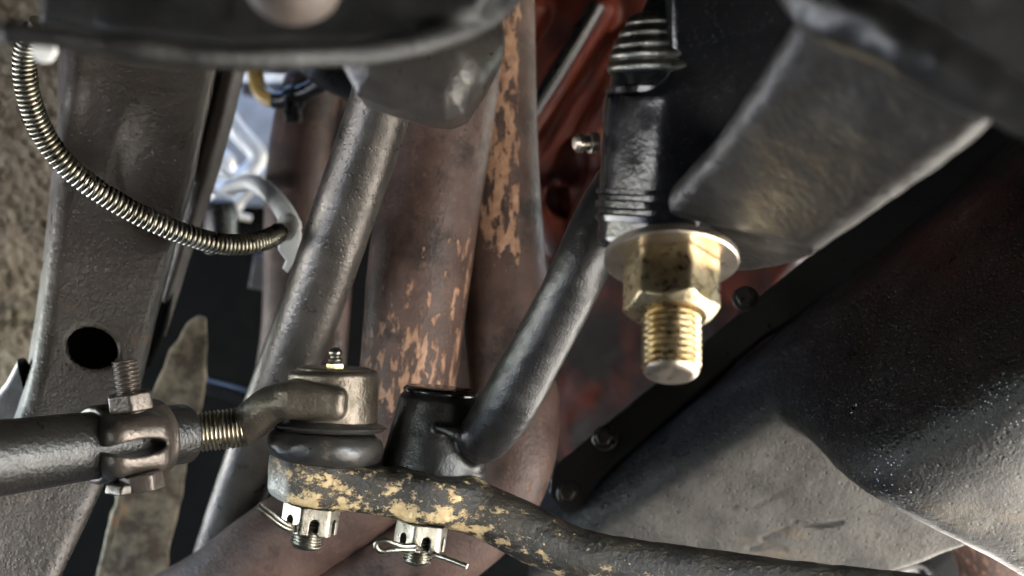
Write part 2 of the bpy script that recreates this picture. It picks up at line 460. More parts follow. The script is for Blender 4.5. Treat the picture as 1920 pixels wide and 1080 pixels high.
def m_panflat():
    n = N('grey_dusted_pan_paint_and_sheen'); up = n.attr('dusty')  # attribute holds the floor dust and a sheen painted along the fold
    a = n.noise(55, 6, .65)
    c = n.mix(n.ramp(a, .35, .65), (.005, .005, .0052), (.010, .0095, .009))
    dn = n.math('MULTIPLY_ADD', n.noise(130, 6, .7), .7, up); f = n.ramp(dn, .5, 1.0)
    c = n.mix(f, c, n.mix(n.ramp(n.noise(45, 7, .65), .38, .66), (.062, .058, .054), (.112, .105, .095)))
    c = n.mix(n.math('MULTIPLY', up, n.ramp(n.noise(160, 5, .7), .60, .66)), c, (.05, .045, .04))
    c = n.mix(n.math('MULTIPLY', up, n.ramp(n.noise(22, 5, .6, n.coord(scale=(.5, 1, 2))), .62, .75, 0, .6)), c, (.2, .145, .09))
    sp = n.math('MULTIPLY', n.ramp(n.voro(560), .17, .11), n.ramp(n.noise(30, 3), .44, .6)); sp = n.math('MULTIPLY', sp, n.ramp(up, 0, .1, 1, 0)); c = n.mix(sp, c, (.6, .68, .82))  # bluish specks: sky glints on the dark wall painted as colour
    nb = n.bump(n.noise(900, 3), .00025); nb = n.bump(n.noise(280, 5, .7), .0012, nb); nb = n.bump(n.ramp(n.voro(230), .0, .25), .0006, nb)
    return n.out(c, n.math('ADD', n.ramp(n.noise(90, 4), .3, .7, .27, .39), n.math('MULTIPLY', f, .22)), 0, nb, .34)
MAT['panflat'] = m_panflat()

# ------------------------------------------------------------------ setting: ground, car underside, added light blockers
GZ = -.36
o = solo('ground', M([(-60, -60, GZ), (60, -60, GZ), (60, 60, GZ), (-60, 60, GZ)], [(0, 1, 2, 3)]), MAT['ground'], kind='structure')
solo('bounce_cut_strip', M([(-.80, -8, GZ + .004), (.22, -8, GZ + .004), (.22, 8, GZ + .004), (-.80, 8, GZ + .004)], [(0, 1, 2, 3)]), MAT['dark_strip'], kind='structure')  # unseen dark strip added to weaken light bounced off the ground
fl = thing('car_floor', 'dark steel underside of the car above and behind the steering parts with added light blocking panels', 'car floor', (0, 0, .42)); 
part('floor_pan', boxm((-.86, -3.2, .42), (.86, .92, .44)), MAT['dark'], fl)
part('sky_block_cover', boxm((-.12, .92, .425), (.86, 1.70, .445)), MAT['dark'], fl)  # unseen covers, shaped so sky light enters through one gap only
part('sky_block_cover', boxm((-.86, 1.44, .42), (-.12, 1.70, .44)), MAT['dark'], fl)
part('sky_block_cover', boxm((-.86, .92, .424), (-.52, 1.44, .444)), MAT['dark'], fl)
part('shade_backdrop', boxm((-.86, 1.30, GZ + .004), (.86, 1.31, .055)), MAT['dark'], fl)  # black sheet added as backdrop, standing in for deep shade
part('light_block_panel', boxm((-.86, -.40, -.30), (.86, -.36, .42)), MAT['dark'], fl)  # unseen panel added behind the camera to cut frontal light
part('sky_block_sheet', boxm((-.86, .90, .152), (.0, .915, .42)), MAT['dark'], fl)  # unseen sheets added to keep sky light off the oil pan
part('sky_block_sheet', boxm((-.118, .92, .20), (-.105, 1.44, .42)), MAT['dark'], fl)
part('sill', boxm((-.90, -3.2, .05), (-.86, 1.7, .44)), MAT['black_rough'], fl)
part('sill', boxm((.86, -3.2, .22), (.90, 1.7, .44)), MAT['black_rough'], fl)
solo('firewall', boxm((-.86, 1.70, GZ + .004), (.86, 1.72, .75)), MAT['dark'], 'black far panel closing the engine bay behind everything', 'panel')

# ------------------------------------------------------------------ steering link with two nuts
UP = unit((.156, 0, .988)); AL = unit((.988, 0, -.156)); TOCAM = np.array([0, -1., 0])
E1 = P(590, 897, .64); E2 = P(812, 931, .64)
bar = PC([(760, 925, .64, 40), (830, 936, .64, 42), (885, 950, .638, 46), (935, 972, .636, 52), (1000, 1004, .634, 53), (1070, 1034, .63, 48), (1160, 1052, .625, 45), (1300, 1072, .62, 46), (1500, 1098, .61, 46), (1800, 1130, .6, 46), (2050, 1150, .59, 46)], 40)
def eye(c, r, hh): return s_cyl(c - UP * hh, c + UP * hh, r, .0042)
f_link = U(eye(E1, .0215, .0103), eye(E2, .0205, .0098), s_box((E1 + E2) / 2, (AL, UP, TOCAM), (.027, .0098, .0185), .005), k=.004)
f_link = U(f_link, s_chain(bar), k=.009)
f_link = I(f_link, s_half(P(505, 900, .62), (-.97, -.22, .0)), k=.002)
f_link = I(f_link, s_half(P(522, 922, .62), (-.75, -.45, -.5)), k=.001)
g0 = f_link
f_link = lambda p: g0(p) + .0006 * vnoise(p, 130, 1) + .0004 * vnoise(p, 300, 2)
m = mesh_sdf(f_link, (-.112, .54, -.150), (.215, .69, -.070), .0008)
q = m.v; xs = 960 + q[:, 0] / q[:, 1] * F; ys = 540 - q[:, 2] / q[:, 1] * F
rel = (q - E1) @ UP / .0103
relp = (np.interp(xs, [500, 590, 812, 885, 1000, 1160, 1500], [893, 897, 931, 950, 1004, 1052, 1098]) - ys) / 45
w = .05 - .035 * relp + np.clip((880 - xs) / 160, -1, 0) * .075
w -= np.where((xs > 560) & (rel > .4), .03, 0); w = np.clip(w, -.1, .12)
m.attr = {'wear': w, 'bare': np.clip(1 - (xs - 530) / 14, 0, 1) * np.clip((ys - 862) / 40, 0.25, 1)}
solo('steering_link', m, MAT['link'], 'black forged steering link with flaking gold paint running to the bottom right', 'steering link')

def castle_nut(c, axis, rc, hgt, phi, label, group):
    """c: centre of the face against the bar, axis: away from the bar"""
    u, v, w = frame(axis, TOCAM)
    # u lies along the picture, v towards the camera
    to = unit(TOCAM - w * (TOCAM @ w)); sd = np.cross(w, to)
    if sd[0] < 0: sd = -sd
    dirs = [math.cos(phi + k * math.pi / 3) * to + math.sin(phi + k * math.pi / 3) * sd for k in range(6)]
    ap = rc * math.cos(math.pi / 6)
    hx = [s_half(c + d * ap, d) for d in dirs]
    f = I(*hx, s_half(c, -w), s_half(c + w * hgt, w), k=.0005)
    f = I(f, s_cyl(c - w * .01, c + w * (hgt + .02), rc * .985, .0, rc * .985 - .0), k=.0006)
    for d in dirs[:3]:
        s = np.cross(w, d); b0 = c + w * (hgt * .55); 
        sl = U(s_box(b0 + w * hgt * .5, (d, s, w), (rc * 1.3, rc * .155, hgt * .5)), s_cyl(b0 - d * rc * 1.3, b0 + d * rc * 1.3, rc * .155))
        f = D(f, sl, .0003)
    f = D(f, s_cyl(c - w * .01, c + w * .04, rc * .57), .0003)
    m = mesh_sdf(f, c - .024, c + .024, .0004, 6)
    return solo('castle_nut', m, MAT['zinc'], label, 'castle nut', group)
AX = -UP
def stud(c, axis, r, length, label):
    return solo('threaded_stud', thread(c, axis, length, r, .0013, .00055, 40, .0022), MAT['zinc'], label, 'stud', 'studs through the steering link')
nut1 = P(586, 946, .632); nut2 = P(793, 979, .632)
castle_nut(nut1, AX, .0132, .0122, R(17), 'silver castle nut nearer the flat end of the gold flecked link', 'castle nuts under the steering link')
castle_nut(nut2, AX, .0122, .0120, R(17), 'silver castle nut with a looped split pin hanging below it', 'castle nuts under the steering link')

# ------------------------------------------------------------------ tie rod end
tie = thing('tie_rod_end', 'brownish steel tie rod end bolted on top of the flaking link', 'tie rod end', P(612, 850, .64))
UT = unit((.03, 0, 1)); sb = P(624, 795, .642); st = P(625, 695, .642)
f_s = s_cyl(sb, st, px(84, .642), .0022)
arm = PC([(425, 806, .634, 35), (455, 801, .633, 36), (480, 782, .631, 37), (508, 760, .628, 36), (545, 750, .626, 33), (600, 752, .626, 29)], 24)
lug = s_box(P(590, 752, .626), ((1, 0, -.07), (0.07, 0, 1), TOCAM), (px(62, .626), px(31, .626), .0088), .0048)
f_t = U(s_chain(arm), lug, k=.005); f_t = U(f_s, f_t, k=.0012)
f_t = U(f_t, s_cyl(st - UT * .002, st + UT * .0016, px(68, .64), .0008), k=.0012)
g1 = f_t
f_t = lambda p: g1(p) + .0004 * vnoise(p, 210, 3)
part('forged_body', mesh_sdf(f_t, P(405, 880, .60), P(730, 660, .68) + np.array([0, .005, 0]), .0005), MAT['forged'], tie)
part('threaded_shank', thread(P(462, 800, .633), P(330, 816, .629) - P(462, 800, .633), .034, px(38, .631), .00185, .0009, 48), MAT['thread_steel'], tie)
gz = P(629, 691, .636); g = .636
gfit = part('grease_fitting', lathe(gz, (0, 0, 1), [(px(h, g), px(r, g)) for h, r in ((-2, 9), (8, 10), (12, 13), (17, 14), (20, 10), (23, 9.5), (27, 12.5), (31, 13), (34, 11.5), (37, 8.5), (39, 7.5), (39.2, 3))], 28), MAT['zinc'], tie)
part('fitting_hex', lathe(gz - np.array([0, 0, px(1, g)]), (0, 0, 1), [(0, px(18, g)), (px(10, g), px(18, g)), (px(12, g), px(16, g))], 6), MAT['gold'], gfit, 20)
dsk = unit((.045, .03, 1))
cd = P(618, 797, .642)
part('dust_cap', lathe(cd - dsk * px(12, .64), dsk, [(px(h, .64), px(r, .64)) for h, r in ((0, 80), (1, 96), (8, 106), (10.5, 107), (12, 106), (18, 92), (23, 82), (24, 60))], 72), MAT['boot'], tie)
bc = P(610, 836, .642); bu = unit((.10, .02, 1))
prof = []
for k in range(25):
    a = -math.pi / 2 + math.pi * k / 24
    prof.append((px(30 * math.sin(a) * (1 - .06 * math.sin(a)), .64), px(80 + 31 * math.cos(a) ** .75, .64)))
bp = [(px(-31, .64), px(60, .64))] + prof + [(px(32, .64), px(70, .64))]
def bootr(h, th, r): return r * (1 + .016 * np.sin(2 * th + 1) + .008 * np.sin(5 * th + h * 300) + .004 * np.sin(11 * th - h * 700)) + (np.where(h < -.0066, .0004, 0) * np.sin(46 * th))
part('dust_boot', lathe(bc, bu, bp, 120, bootr), MAT['boot'], tie, 80)
stud(nut1 + AX * .004, AX, .0073, .0158, 'threaded stud end below the castle nut nearer the flat end')
stud(nut2 + AX * .004, AX, .0066, .0150, 'threaded stud end between the looped pin and its bent leg')

# cotter pins
def pin(name, paths, r, label):
    ms = [sweep(PC(p, 26), np.array([px(r, .61)] * 26), 12) for p in paths]
    return solo(name, join(*ms), MAT['zinc'], label, 'split pin', 'split pins in the castle nuts', ang=60)
pin('split_pin', [[(486, 944, .606), (510, 963, .607), (530, 979, .609), (545, 987, .615), (556, 992, .635)], [(484, 951, .607), (508, 971, .608), (528, 986, .610), (545, 993, .616), (556, 994, .637)]], 5.2, 'bright split pin with its leg bent up to the left of a castle nut')
pin('split_pin', [[(776, 1023, .612), (755, 1024, .609), (738, 1019, .607), (722, 1013, .606), (708, 1016, .606), (704, 1024, .606), (712, 1033, .607), (730, 1032, .608), (752, 1030, .610), (777, 1031, .613)], [(770, 1026, .612), (782, 1028, .617), (790, 1030, .63)], [(812, 1038, .63), (822, 1042, .617), (845, 1050, .613), (876, 1062, .610)]], 5.4, 'bright split pin with a round eye at its left end')

# ------------------------------------------------------------------ idler arm
idl = thing('idler_arm', 'black painted idler arm with a thick cranked shaft rising to the right', 'idler arm', P(815, 895, .655))
ib = P(811, 889, .655); it = P(826, 735, .655)
f_i = s_cyl(ib, it, px(101, .655), .004, px(73, .655))
shaft = PC([(888, 838, .644, 36), (914, 812, .634, 50), (955, 752, .622, 55), (1000, 672, .614, 54), (1045, 590, .606, 53), (1085, 510, .598, 53), (1120, 430, .598, 53), (1165, 350, .602, 52), (1235, 262, .610, 52)], 40)
f_sh = s_chain(shaft)
web = PC([(822, 802, .633, 7), (850, 812, .630, 12), (895, 830, .632, 26)], 8)
f_i = U(f_i, f_sh, k=.004); f_i = U(f_i, s_chain(web), k=.003)
g2 = f_i
f_i = lambda p: g2(p) + .0003 * vnoise(p, 260, 5) + .00016 * vnoise(p, 100, 6)
part('forged_arm', mesh_sdf(f_i, (-.066, .555, -.105), (.078, .69, .078), .0008), MAT['black'], idl)
tu = unit(it - ib)
part('end_cap', lathe(it - tu * .0012, tu, [(-.002, px(60, .655)), (.0008, px(70, .655)), (.0016, px(70.5, .655)), (.0024, px(69, .655)), (.0031, px(65, .655)), (.0034, px(60, .655)), (.0036, px(30, .655))], 64), MAT['gloss'], idl)

# ------------------------------------------------------------------ adjusting sleeve, its clamp and bolt
s0 = P(352, 812, .629); s1 = P(-120, 874, .545); sw = unit(s1 - s0)
slv = thing('adjusting_sleeve', 'dark round adjusting sleeve entering from the left edge', 'adjusting sleeve', P(100, 850, .55))
f_v = D(s_cyl(s0, s1, .0130, .0022, .0158), s_cyl(s0 - sw * .01, s0 + sw * .012, .0089))
part('sleeve_tube', mesh_sdf(f_v, np.minimum(s0, s1) - .02, np.maximum(s0, s1) + .02, .0008), MAT['black_rough'], slv)
clp = thing('sleeve_clamp', 'worn steel clamp with a slot and a bolt round the sleeve', 'clamp', P(240, 850, .59))
def ax_at(x):
    k = (x - 960) / F; d = s1 - s0; t = (k * s0[1] - s0[0]) / (d[0] - k * d[1]); return s0 + d * t
c0 = ax_at(300); c1 = ax_at(172); cm = (c0 + c1) / 2
ex = sw; ey = unit(np.cross(ex, (0, 0, 1))); ey = ey if ey[1] < 0 else -ey; ez = np.cross(ex, ey); ez = ez if ez[2] > 0 else -ez
hl = np.linalg.norm(c1 - c0) / 2
f_c = s_cyl(c0, c1, .0166, .002)
f_c = U(f_c, s_box(cm + ey * .016 + ex * .006, (ex, ey, ez), (hl * .92, .0085, .0125), .0075), k=.006)
gap = s_ell(cm + ey * .018, (px(55, .58), .03, px(14, .58)))
def f_gap(p, c=cm + ey * .02 + ex * .008):
    q = p - c; a = q @ ex; b = q @ ey; z = q @ ez
    return (np.sqrt((a / .0128) ** 2 + (z / .0034) ** 2) - 1) * .0034
f_c = D(f_c, lambda p: np.maximum(f_gap(p), -((p - cm) @ ey) + .004), .0015)
f_c = D(f_c, s_cyl(s0, s1, .0128))
f_c = U(f_c, s_box(cm + ey * .018 - ez * .0165 + ex * .0125, (ex + ez * .35, ey, ez), (.0055, .006, .0022), .001), k=.002)
part('clamp_band', mesh_sdf(f_c, cm - .036, cm + .036, .0007), MAT['clamp'], clp)
bx0 = P(266, 905, .589); bx1 = P(234, 675, .587); bw = unit(bx1 - bx0)
part('bolt_thread', thread(bx1 - bw * .022, bw, .022, px(25, .57), .0017, .0007, 36), MAT['clamp'], clp)
def hexnut(c, axis, rc, hgt, phi, hole=0, ch=.12):
    w = unit(axis); to = unit(TOCAM - w * (TOCAM @ w)); sd = np.cross(w, to)
    if sd[0] < 0: sd = -sd
    dirs = [math.cos(phi + k * math.pi / 3) * to + math.sin(phi + k * math.pi / 3) * sd for k in range(6)]
    ap = rc * math.cos(math.pi / 6); f = I(*[s_half(c + d * ap, d) for d in dirs], s_half(c, -w), s_half(c + w * hgt, w), k=.0007)
    def cone(p):
        q = p - c; h = q @ w; rad = np.sqrt(np.maximum((q * q).sum(1) - h * h, 0))
        return (rad - rc * .97 + np.maximum(h - hgt * (1 - ch), 0) * 1.4) * .6
    f = I(f, cone, k=.0005)
    if hole: f = D(f, s_cyl(c - w * .01, c + w * (hgt + .01), hole), .0004)
    e = max(rc, hgt) * 1.3
    return mesh_sdf(f, c - e, c + e, .0005 if rc > .012 else .0004, 6)
part('bolt_nut', hexnut(bx1 - bw * px(98, .57), bw, px(47, .57), px(34, .57), R(-14)), MAT['clamp'], clp, 30)
part('bolt_head', hexnut(bx0 - bw * px(14, .57), bw, px(44, .57), px(34, .57), R(12)), MAT['clamp'], clp, 30)

# ------------------------------------------------------------------ big front arm, washer, nut and bolt (near, out of focus)
AXB = unit((-.05, -.44, -.9)); Wc = P(1259, 482, .52)
arm_t = thing('suspension_arm', 'large black suspension arm in the blurred near top right', 'suspension arm', Wc)
b0 = P(1250, 470, .552); b1 = P(1278, -60, .545); bw2 = unit(b1 - b0); bl = np.linalg.norm(b1 - b0)
k_ = .552 / F
prof = [(285, 100), (286, 128), (296, 129), (300, 122), (326, 121), (330, 112), (460, 62), (540, 48)]
prof3 = [(322, 110)]
for k in range(56):
    h = 324 + k * 2.0; prof3.append((h, np.interp(h, [324, 360, 400, 434], [124, 120, 104, 84]) + 6 * abs(math.sin(math.pi * (h - 324) / 22)) ** .6))
prof3.append((436, 60))
prof2 = [(48, 120), (52, 137), (62, 138), (66, 131), (72, 131), (77, 138), (88, 138), (92, 131), (98, 131), (102, 137), (110, 137), (114, 120)]
part('pivot_bush', lathe(b0, bw2, [(h * k_, r * k_) for h, r in prof], 72), MAT['gloss'], arm_t)
part('bush_thread', lathe(b0, bw2, [(h * k_, r * k_) for h, r in prof3], 72), MAT['zinc'], arm_t)
part('bush_ring', lathe(b0, bw2, [(h * k_, r * k_) for h, r in prof2], 72), MAT['gloss'], arm_t)
fa, fb, fc = P(1330, 450, .518), P(1850, 235, .396), P(1430, 170, .447)
nf = unit(np.cross(fb - fa, fc - fa)); nf = nf if nf[1] < 0 else -nf
def hit(pt, n, x, y):
    r = P(x, y, 1.0); return r * (np.dot(pt, n) / np.dot(r, n))
poly = [hit(fa, nf, x, y) for x, y in ((1175, 452), (1240, 375), (1318, 282), (1405, 172), (1462, 60), (1472, -120), (2050, -120), (2050, 130), (1870, 232), (1700, 360), (1522, 487), (1340, 440), (1260, 420))]
f_a = s_prism(poly, fa, nf, .034, .0085)
ua, ub, uc = P(1330, 436, .5215), P(1524, 486, .512), P(1395, 516, .545)
nu = unit(np.cross(ub - ua, uc - ua)); nu = nu if nu[2] < 0 else -nu
up_ = [hit(ua, nu, x, y) for x, y in ((1180, 420), (1330, 434), (1526, 486), (1460, 505), (1395, 514), (1300, 530), (1190, 500))]
f_a = U(f_a, s_prism(up_, ua, nu, .02, .003), k=.002)
dk = [P(x, y, .522) for x, y in ((1225, 410), (1243, 200), (1246, -120), (1620, -120), (1560, 60), (1440, 260), (1300, 430))]
f_dk = s_prism(dk, P(1300, 200, .523), (-.25, -1, -.15), .03, .006)
f_dk = U(f_dk, s_cyl(b0, b0 + bw2 * 292 * k_, 131 * k_, .004), k=.014)
part('arm_side', mesh_sdf(lambda p: f_dk(p) + .0006 * vnoise(p, 40, 27) + .0002 * vnoise(p, 130, 28), (.015, .45, -.01), (.19, .60, .135), .0012), MAT['gloss'], arm_t)
g3 = f_a
f_a = lambda p: g3(p) + .003 * vnoise(p, 26, 7) + .0008 * vnoise(p, 120, 8)
part('arm_web', mesh_sdf(f_a, (.03, .33, -.03), (.20, .60, .135), .0012), MAT['arm'], arm_t)
gr = PC([(1500, -60, .385, 60), (1560, 10, .372, 62), (1680, 70, .362, 60), (1800, 140, .356, 52), (1960, 220, .352, 50)], 24)
f_g = s_chain(gr); g4 = f_g
f_g = lambda p: g4(p) + .002 * vnoise(p, 70, 9) + .001 * vnoise(p, 200, 10)
solo('spring_seat_rim', mesh_sdf(f_g, (gr[:, :3] - .012).min(0), (gr[:, :3] + .012).max(0), .0008), MAT['black'], 'greasy black rim across the blurred top right corner', 'rim')
gf = P(1118, 268, .553)
part('grease_nipple', lathe(gf, unit((-1, -.35, -.05)), [(0, .0042), (.003, .0042), (.0034, .003), (.0052, .0029), (.006, .0038), (.0078, .0037), (.0092, .0024), (.0094, .001)], 24), MAT['goldlight'], arm_t)
solo('flat_washer', lathe(Wc - AXB * .0006, AXB, [(0, .0112), (0, .0240), (.0005, .0245), (.0027, .0245), (.0032, .0239), (.0032, .0112)], 72), MAT['goldlight'], 'round pale zinc washer against the black suspension arm', 'washer')
hx = Wc + AXB * .0027
solo('lock_nut', hexnut(hx, AXB, .0181, .0218, R(-15), .0098, .16), MAT['gold'], 'gold hex nut hanging under the pale washer', 'nut', ang=30)
bt = thing('bolt', 'gold threaded bolt end pointing down from the hex nut', 'bolt', hx + AXB * .012)
part('bolt_thread', thread(hx + AXB * .010, AXB, .0325, .0106, .0025, .0016, 56, .0012, 10), MAT['gold'], bt)
part('bolt_tip', lathe(hx + AXB * .0420, AXB, [(0, .0088), (.0006, .0097), (.0014, .0092), (.0022, .0080), (.0025, .0066), (.0023, .002)], 48), MAT['goldlight'], bt, label='bright worn bolt tip')

# ------------------------------------------------------------------ crossmember and cup at the top left (near, out of focus)
cm_t = thing('crossmember', 'blurred black crossmember spanning the near top left', 'crossmember', P(480, 60, .39))
lip = PC([(20, 62, .35, 22), (120, 72, .352, 24), (260, 92, .358, 24), (430, 108, .366, 24), (600, 104, .38, 24), (740, 90, .40, 24), (900, 40, .42, 24), (990, -40, .43, 24)], 40)
back = [P(x, y, .41) for x, y in ((75, -120), (70, 40), (260, 72), (450, 88), (640, 84), (760, 70), (900, 20), (1000, -120))]
f_x = U(s_chain(lip), s_prism(back, back[0], (0, -1, 0), .012, .003), k=.004); g5 = f_x
f_x = lambda p: g5(p) + .0012 * vnoise(p, 90, 11)
part('rolled_lip', mesh_sdf(f_x, (-.16, .335, .045), (.03, .45, .105), .0009), MAT['cross'], cm_t)
cup = [P(x, y, .50) for x, y in ((560, 40), (600, 60), (634, 118), (664, 172), (720, 194), (790, 214), (835, 221), (870, 207), (905, 155), (962, 40), (980, -60), (560, -60))]
f_u = s_prism(cup, P(750, 120, .50), (0, -1, 0), .05, .012)
rd = unit(P(905, 40, .5) - P(828, 222, .5))
f_u = I(f_u, s_half(P(850, 150, .485), unit(np.cross(rd, (.0, 1, 0)) * 0 + np.array([-.30, -1, -.25]))), s_half(P(850, 150, .485), unit((.75, -.45, .40))), k=.010)
f_u2 = lambda p: f_u(p) + .0006 * vnoise(p, 120, 12)
part('bracket_cup', mesh_sdf(f_u2, P(520, 245, .43) + np.array([-.01, 0, -.012]), P(1000, -40, .58), .0011), MAT['cup'], cm_t)
solo('bump_stop', mesh_sdf(s_ell(P(550, -34, .362), (px(92, .36), .016, px(80, .36))), P(440, 80, .34) - np.array([0, 0, .0]), P(680, -150, .39), .0009), MAT['brown'], 'dusty brown rubber stop peeping below the top edge', 'bump stop')
solo('tab_bolt', hexnut(P(86, 92, .42), unit((.1, -.9, -.3)), px(26, .42), .004, .3), MAT['pale'], 'small bright bolt head at the left end of the crossmember', 'bolt head')

# ------------------------------------------------------------------ grey tube
tp = PC([(745, 60, .665, 60), (715, 190, .675, 60), (655, 370, .692, 60), (585, 570, .715, 58), (500, 790, .745, 54), (430, 980, .785, 48), (380, 1130, .82, 44)], 60)
m = sweep(tp[:, :3], tp[:, 3], 64)
solo('grey_tube', m, MAT['tube'], 'long grey steel tube slanting down behind the tie rod end', 'tube')

# ------------------------------------------------------------------ exhaust header
hd = thing('exhaust_header', 'rust brown exhaust header pipes with flaking copper coating', 'exhaust header', P(860, 700, .76))
def header_tube(rows, wear):
    c = PC(rows, 90); m = sweep(c[:, :3], c[:, 3], 64)
    q = m.v; xs = 960 + q[:, 0] / q[:, 1] * F; ys = 540 - q[:, 2] / q[:, 1] * F
    m.attr = {'wear': wear(xs, ys)}
    return part('header_tube', m, MAT['header'], hd)
def g_(x, a, s): return np.exp(-((x - a) / s) ** 2)
header_tube([(850, 90, .76, 92), (835, 200, .755, 95), (805, 380, .75, 97), (785, 520, .748, 97), (768, 680, .748, 92), (750, 800, .75, 90), (700, 895, .75, 90), (600, 975, .75, 90), (500, 1045, .75, 90), (400, 1120, .755, 90), (250, 1200, .77, 90)],
            lambda x, y: -.035 + np.clip((y - 380) / 330, 0, 1) * .19 * np.clip((800 - y) / 60, 0.2, 1) - .02 * (x > 840) * (y > 560) + .07 * g_(x, 865, 22) * (y < 560) + .03 * g_(y, 1020, 60) * (x < 450) - np.where(y > 900, .06, 0))
header_tube([(935, -40, .80, 66), (938, 80, .795, 66), (938, 250, .785, 70), (942, 430, .775, 76), (952, 600, .765, 82), (965, 740, .755, 84), (958, 850, .75, 84), (912, 950, .75, 84), (820, 1030, .75, 84), (700, 1090, .755, 84), (540, 1150, .76, 84)],
            lambda x, y: -.07 + .24 * np.clip((560 - y) / 110, 0, 1) * np.clip((44 - np.abs(x - 937)) / 14 + .1, 0, 1) + .075 * g_(y, 830, 130) * g_(x, 985, 28) + .2 * g_(y, 930, 28) * g_(x, 1015, 26))
header_tube([(600, 120, .93, 52), (575, 200, .925, 56), (558, 320, .92, 58), (552, 450, .92, 58), (548, 620, .92, 58), (520, 800, .93, 58)], lambda x, y: -.03 + 0 * x)
header_tube([(650, 120, .99, 40), (632, 300, .985, 40), (620, 500, .98, 40), (600, 800, .98, 40)], lambda x, y: -.1 + 0 * x)
header_tube([(880, 420, .86, 40), (874, 600, .86, 40), (872, 800, .86, 40)], lambda x, y: -.1 + 0 * x)
solo('heat_shield', mesh_sdf(s_prism([P(x, y, .86) for x, y in ((672, 960), (800, 960), (770, 1000), (690, 1060), (640, 1040))], P(700, 1000, .86), (.1, -1, -.3), .006, .002), P(600, 1090, .84), P(830, 930, .90), .0012), MAT['tan'], 'tan plate showing in the gap between the two lower pipes', 'plate')

# ------------------------------------------------------------------ frame rail
ra, rb, rc_ = P(130, 120, .725), P(440, 130, .76), P(60, 760, .695)
nr = unit(np.cross(rb - ra, rc_ - ra)); nr = nr if nr[1] < 0 else -nr
rail = thing('frame_rail', 'pitted grey chassis rail with an oval hole on the left', 'chassis rail', P(150, 900, .72))
rp = [hit(ra, nr, x, y) for x, y in ((124, -60), (126, 120), (124, 190), (119, 235), (112, 330), (98, 450), (84, 560), (66, 680), (46, 760), (10, 850), (-60, 950), (-60, 1160), (85, 1160), (118, 1080), (190, 930), (246, 800), (276, 690), (300, 590), (342, 430), (376, 300), (410, 130), (420, -60))]
f_r = s_prism(rp, ra, nr, .05, .0075)
dent = s_ell(hit(ra, nr, 165, 235) - nr * -.004, (.012, .0085, .017))
f_r = D(f_r, dent, .01)
dent2 = s_ell(hit(ra, nr, 300, 330) + nr * .006, (.02, .0085, .03)); f_r = D(f_r, dent2, .012)
f_r = shell(f_r, .003)
hc = hit(ra, nr, 175, 652); ha = unit(P(178, 640, .72) * -1)
hv = unit(np.cross(nr, (0, 0, 1)))
def hole(p):
    q = p - hc; u, v, w_ = frame(nr); a = q @ u; b = q @ v; z = q @ w_
    c, s = math.cos(R(-22)), math.sin(R(-22)); a, b = a * c + b * s, -a * s + b * c
    e = (np.sqrt((a / .0124) ** 2 + (b / .0098) ** 2) - 1) * .0098
    return np.maximum(e, -z - .02)
f_r = D(f_r, hole, .0022); g6 = f_r
f_r = lambda p: g6(p) + .0007 * vnoise(p, 55, 13)
m = mesh_sdf(f_r, P(-70, 1150, .70) - np.array([.01, .03, 0]), P(440, -50, .82), .0014)
part('rail_web', m, MAT['frame'], rail)
fn_ = unit((-.4, -1, -.1)); f0 = P(420, 250, .775)
fp = [hit(f0, fn_, x - 20 * (y > 90), y) for x, y in ((444, 60), (474, 60), (460, 130), (438, 225), (412, 320), (384, 405), (358, 480), (334, 560), (308, 640), (286, 700), (272, 700), (300, 610), (326, 525), (352, 440), (386, 320), (414, 215), (436, 120))]
part('rail_flange', mesh_sdf(s_prism(fp, f0, fn_, .012, .002), P(220, 730, .72), P(500, 20, .85), .0012), MAT['frame'], rail)
bk_ = [P(x, y, .80) for x, y in ((380, 60), (455, 60), (440, 140), (420, 230), (392, 330), (362, 425), (330, 530), (300, 630), (275, 690), (230, 690), (290, 480), (350, 250))]
part('rail_shade_plate', mesh_sdf(s_prism(bk_, bk_[0], (0, -1, 0), .012, .002), P(200, 720, .79), P(480, 40, .83), .002), MAT['dark'], rail)  # black plate stands in for the shaded side of the rail
gn_ = unit((-.5, -1, -.7)); gp0 = P(30, 740, .73)
lb = [hit(gp0, gn_, x, y) for x, y in ((76, 620), (74, 700), (60, 800), (-60, 840), (-60, 800), (5, 720), (40, 655))]
part('rail_gusset', mesh_sdf(s_prism(lb, gp0, gn_, .012, .004), P(-80, 880, .74) - np.array([0, .09, 0]), P(110, 600, .78), .001), MAT['tube'], rail)

# ------------------------------------------------------------------ dirt crusted panel at far left
nx, nz = 120, 200
X, Z = np.meshgrid(np.linspace(-80, 200, nx), np.linspace(-60, 800, nz))
pv = np.array([P(x, y, .86) for x, y in zip(X.ravel(), Z.ravel())])
dsp = .007 * vnoise(pv, 45, 20) + .004 * vnoise(pv, 110, 21) + .003 * vnoise(pv, 240, 22)
dsp += np.where(Z.ravel() > 600, -.010, 0) * np.clip((Z.ravel() - 600) / 12, 0, 1)
pv[:, 1] += dsp + (X.ravel() - 100) * -.00012
pf = [(j * nx + i, (j + 1) * nx + i, (j + 1) * nx + i + 1, j * nx + i + 1) for j in range(nz - 1) for i in range(nx - 1)]
pb = pv + np.array([0, .02, 0]); nn = len(pv)
edge = [j * nx for j in range(nz)] + [(nz - 1) * nx + i for i in range(1, nx)] + [j * nx + nx - 1 for j in range(nz - 2, -1, -1)] + list(range(nx - 2, 0, -1))
pf += [tuple(nn + i for i in reversed(q)) for q in pf] + [(edge[i], edge[i - 1], edge[i - 1] + nn, edge[i] + nn) for i in range(len(edge))]
solo('wheel_house', M(np.vstack([pv, pb]), pf), MAT['crust'], 'dirt crusted brown wheel housing behind the spring wrapped hose', 'wheel housing', ang=80)

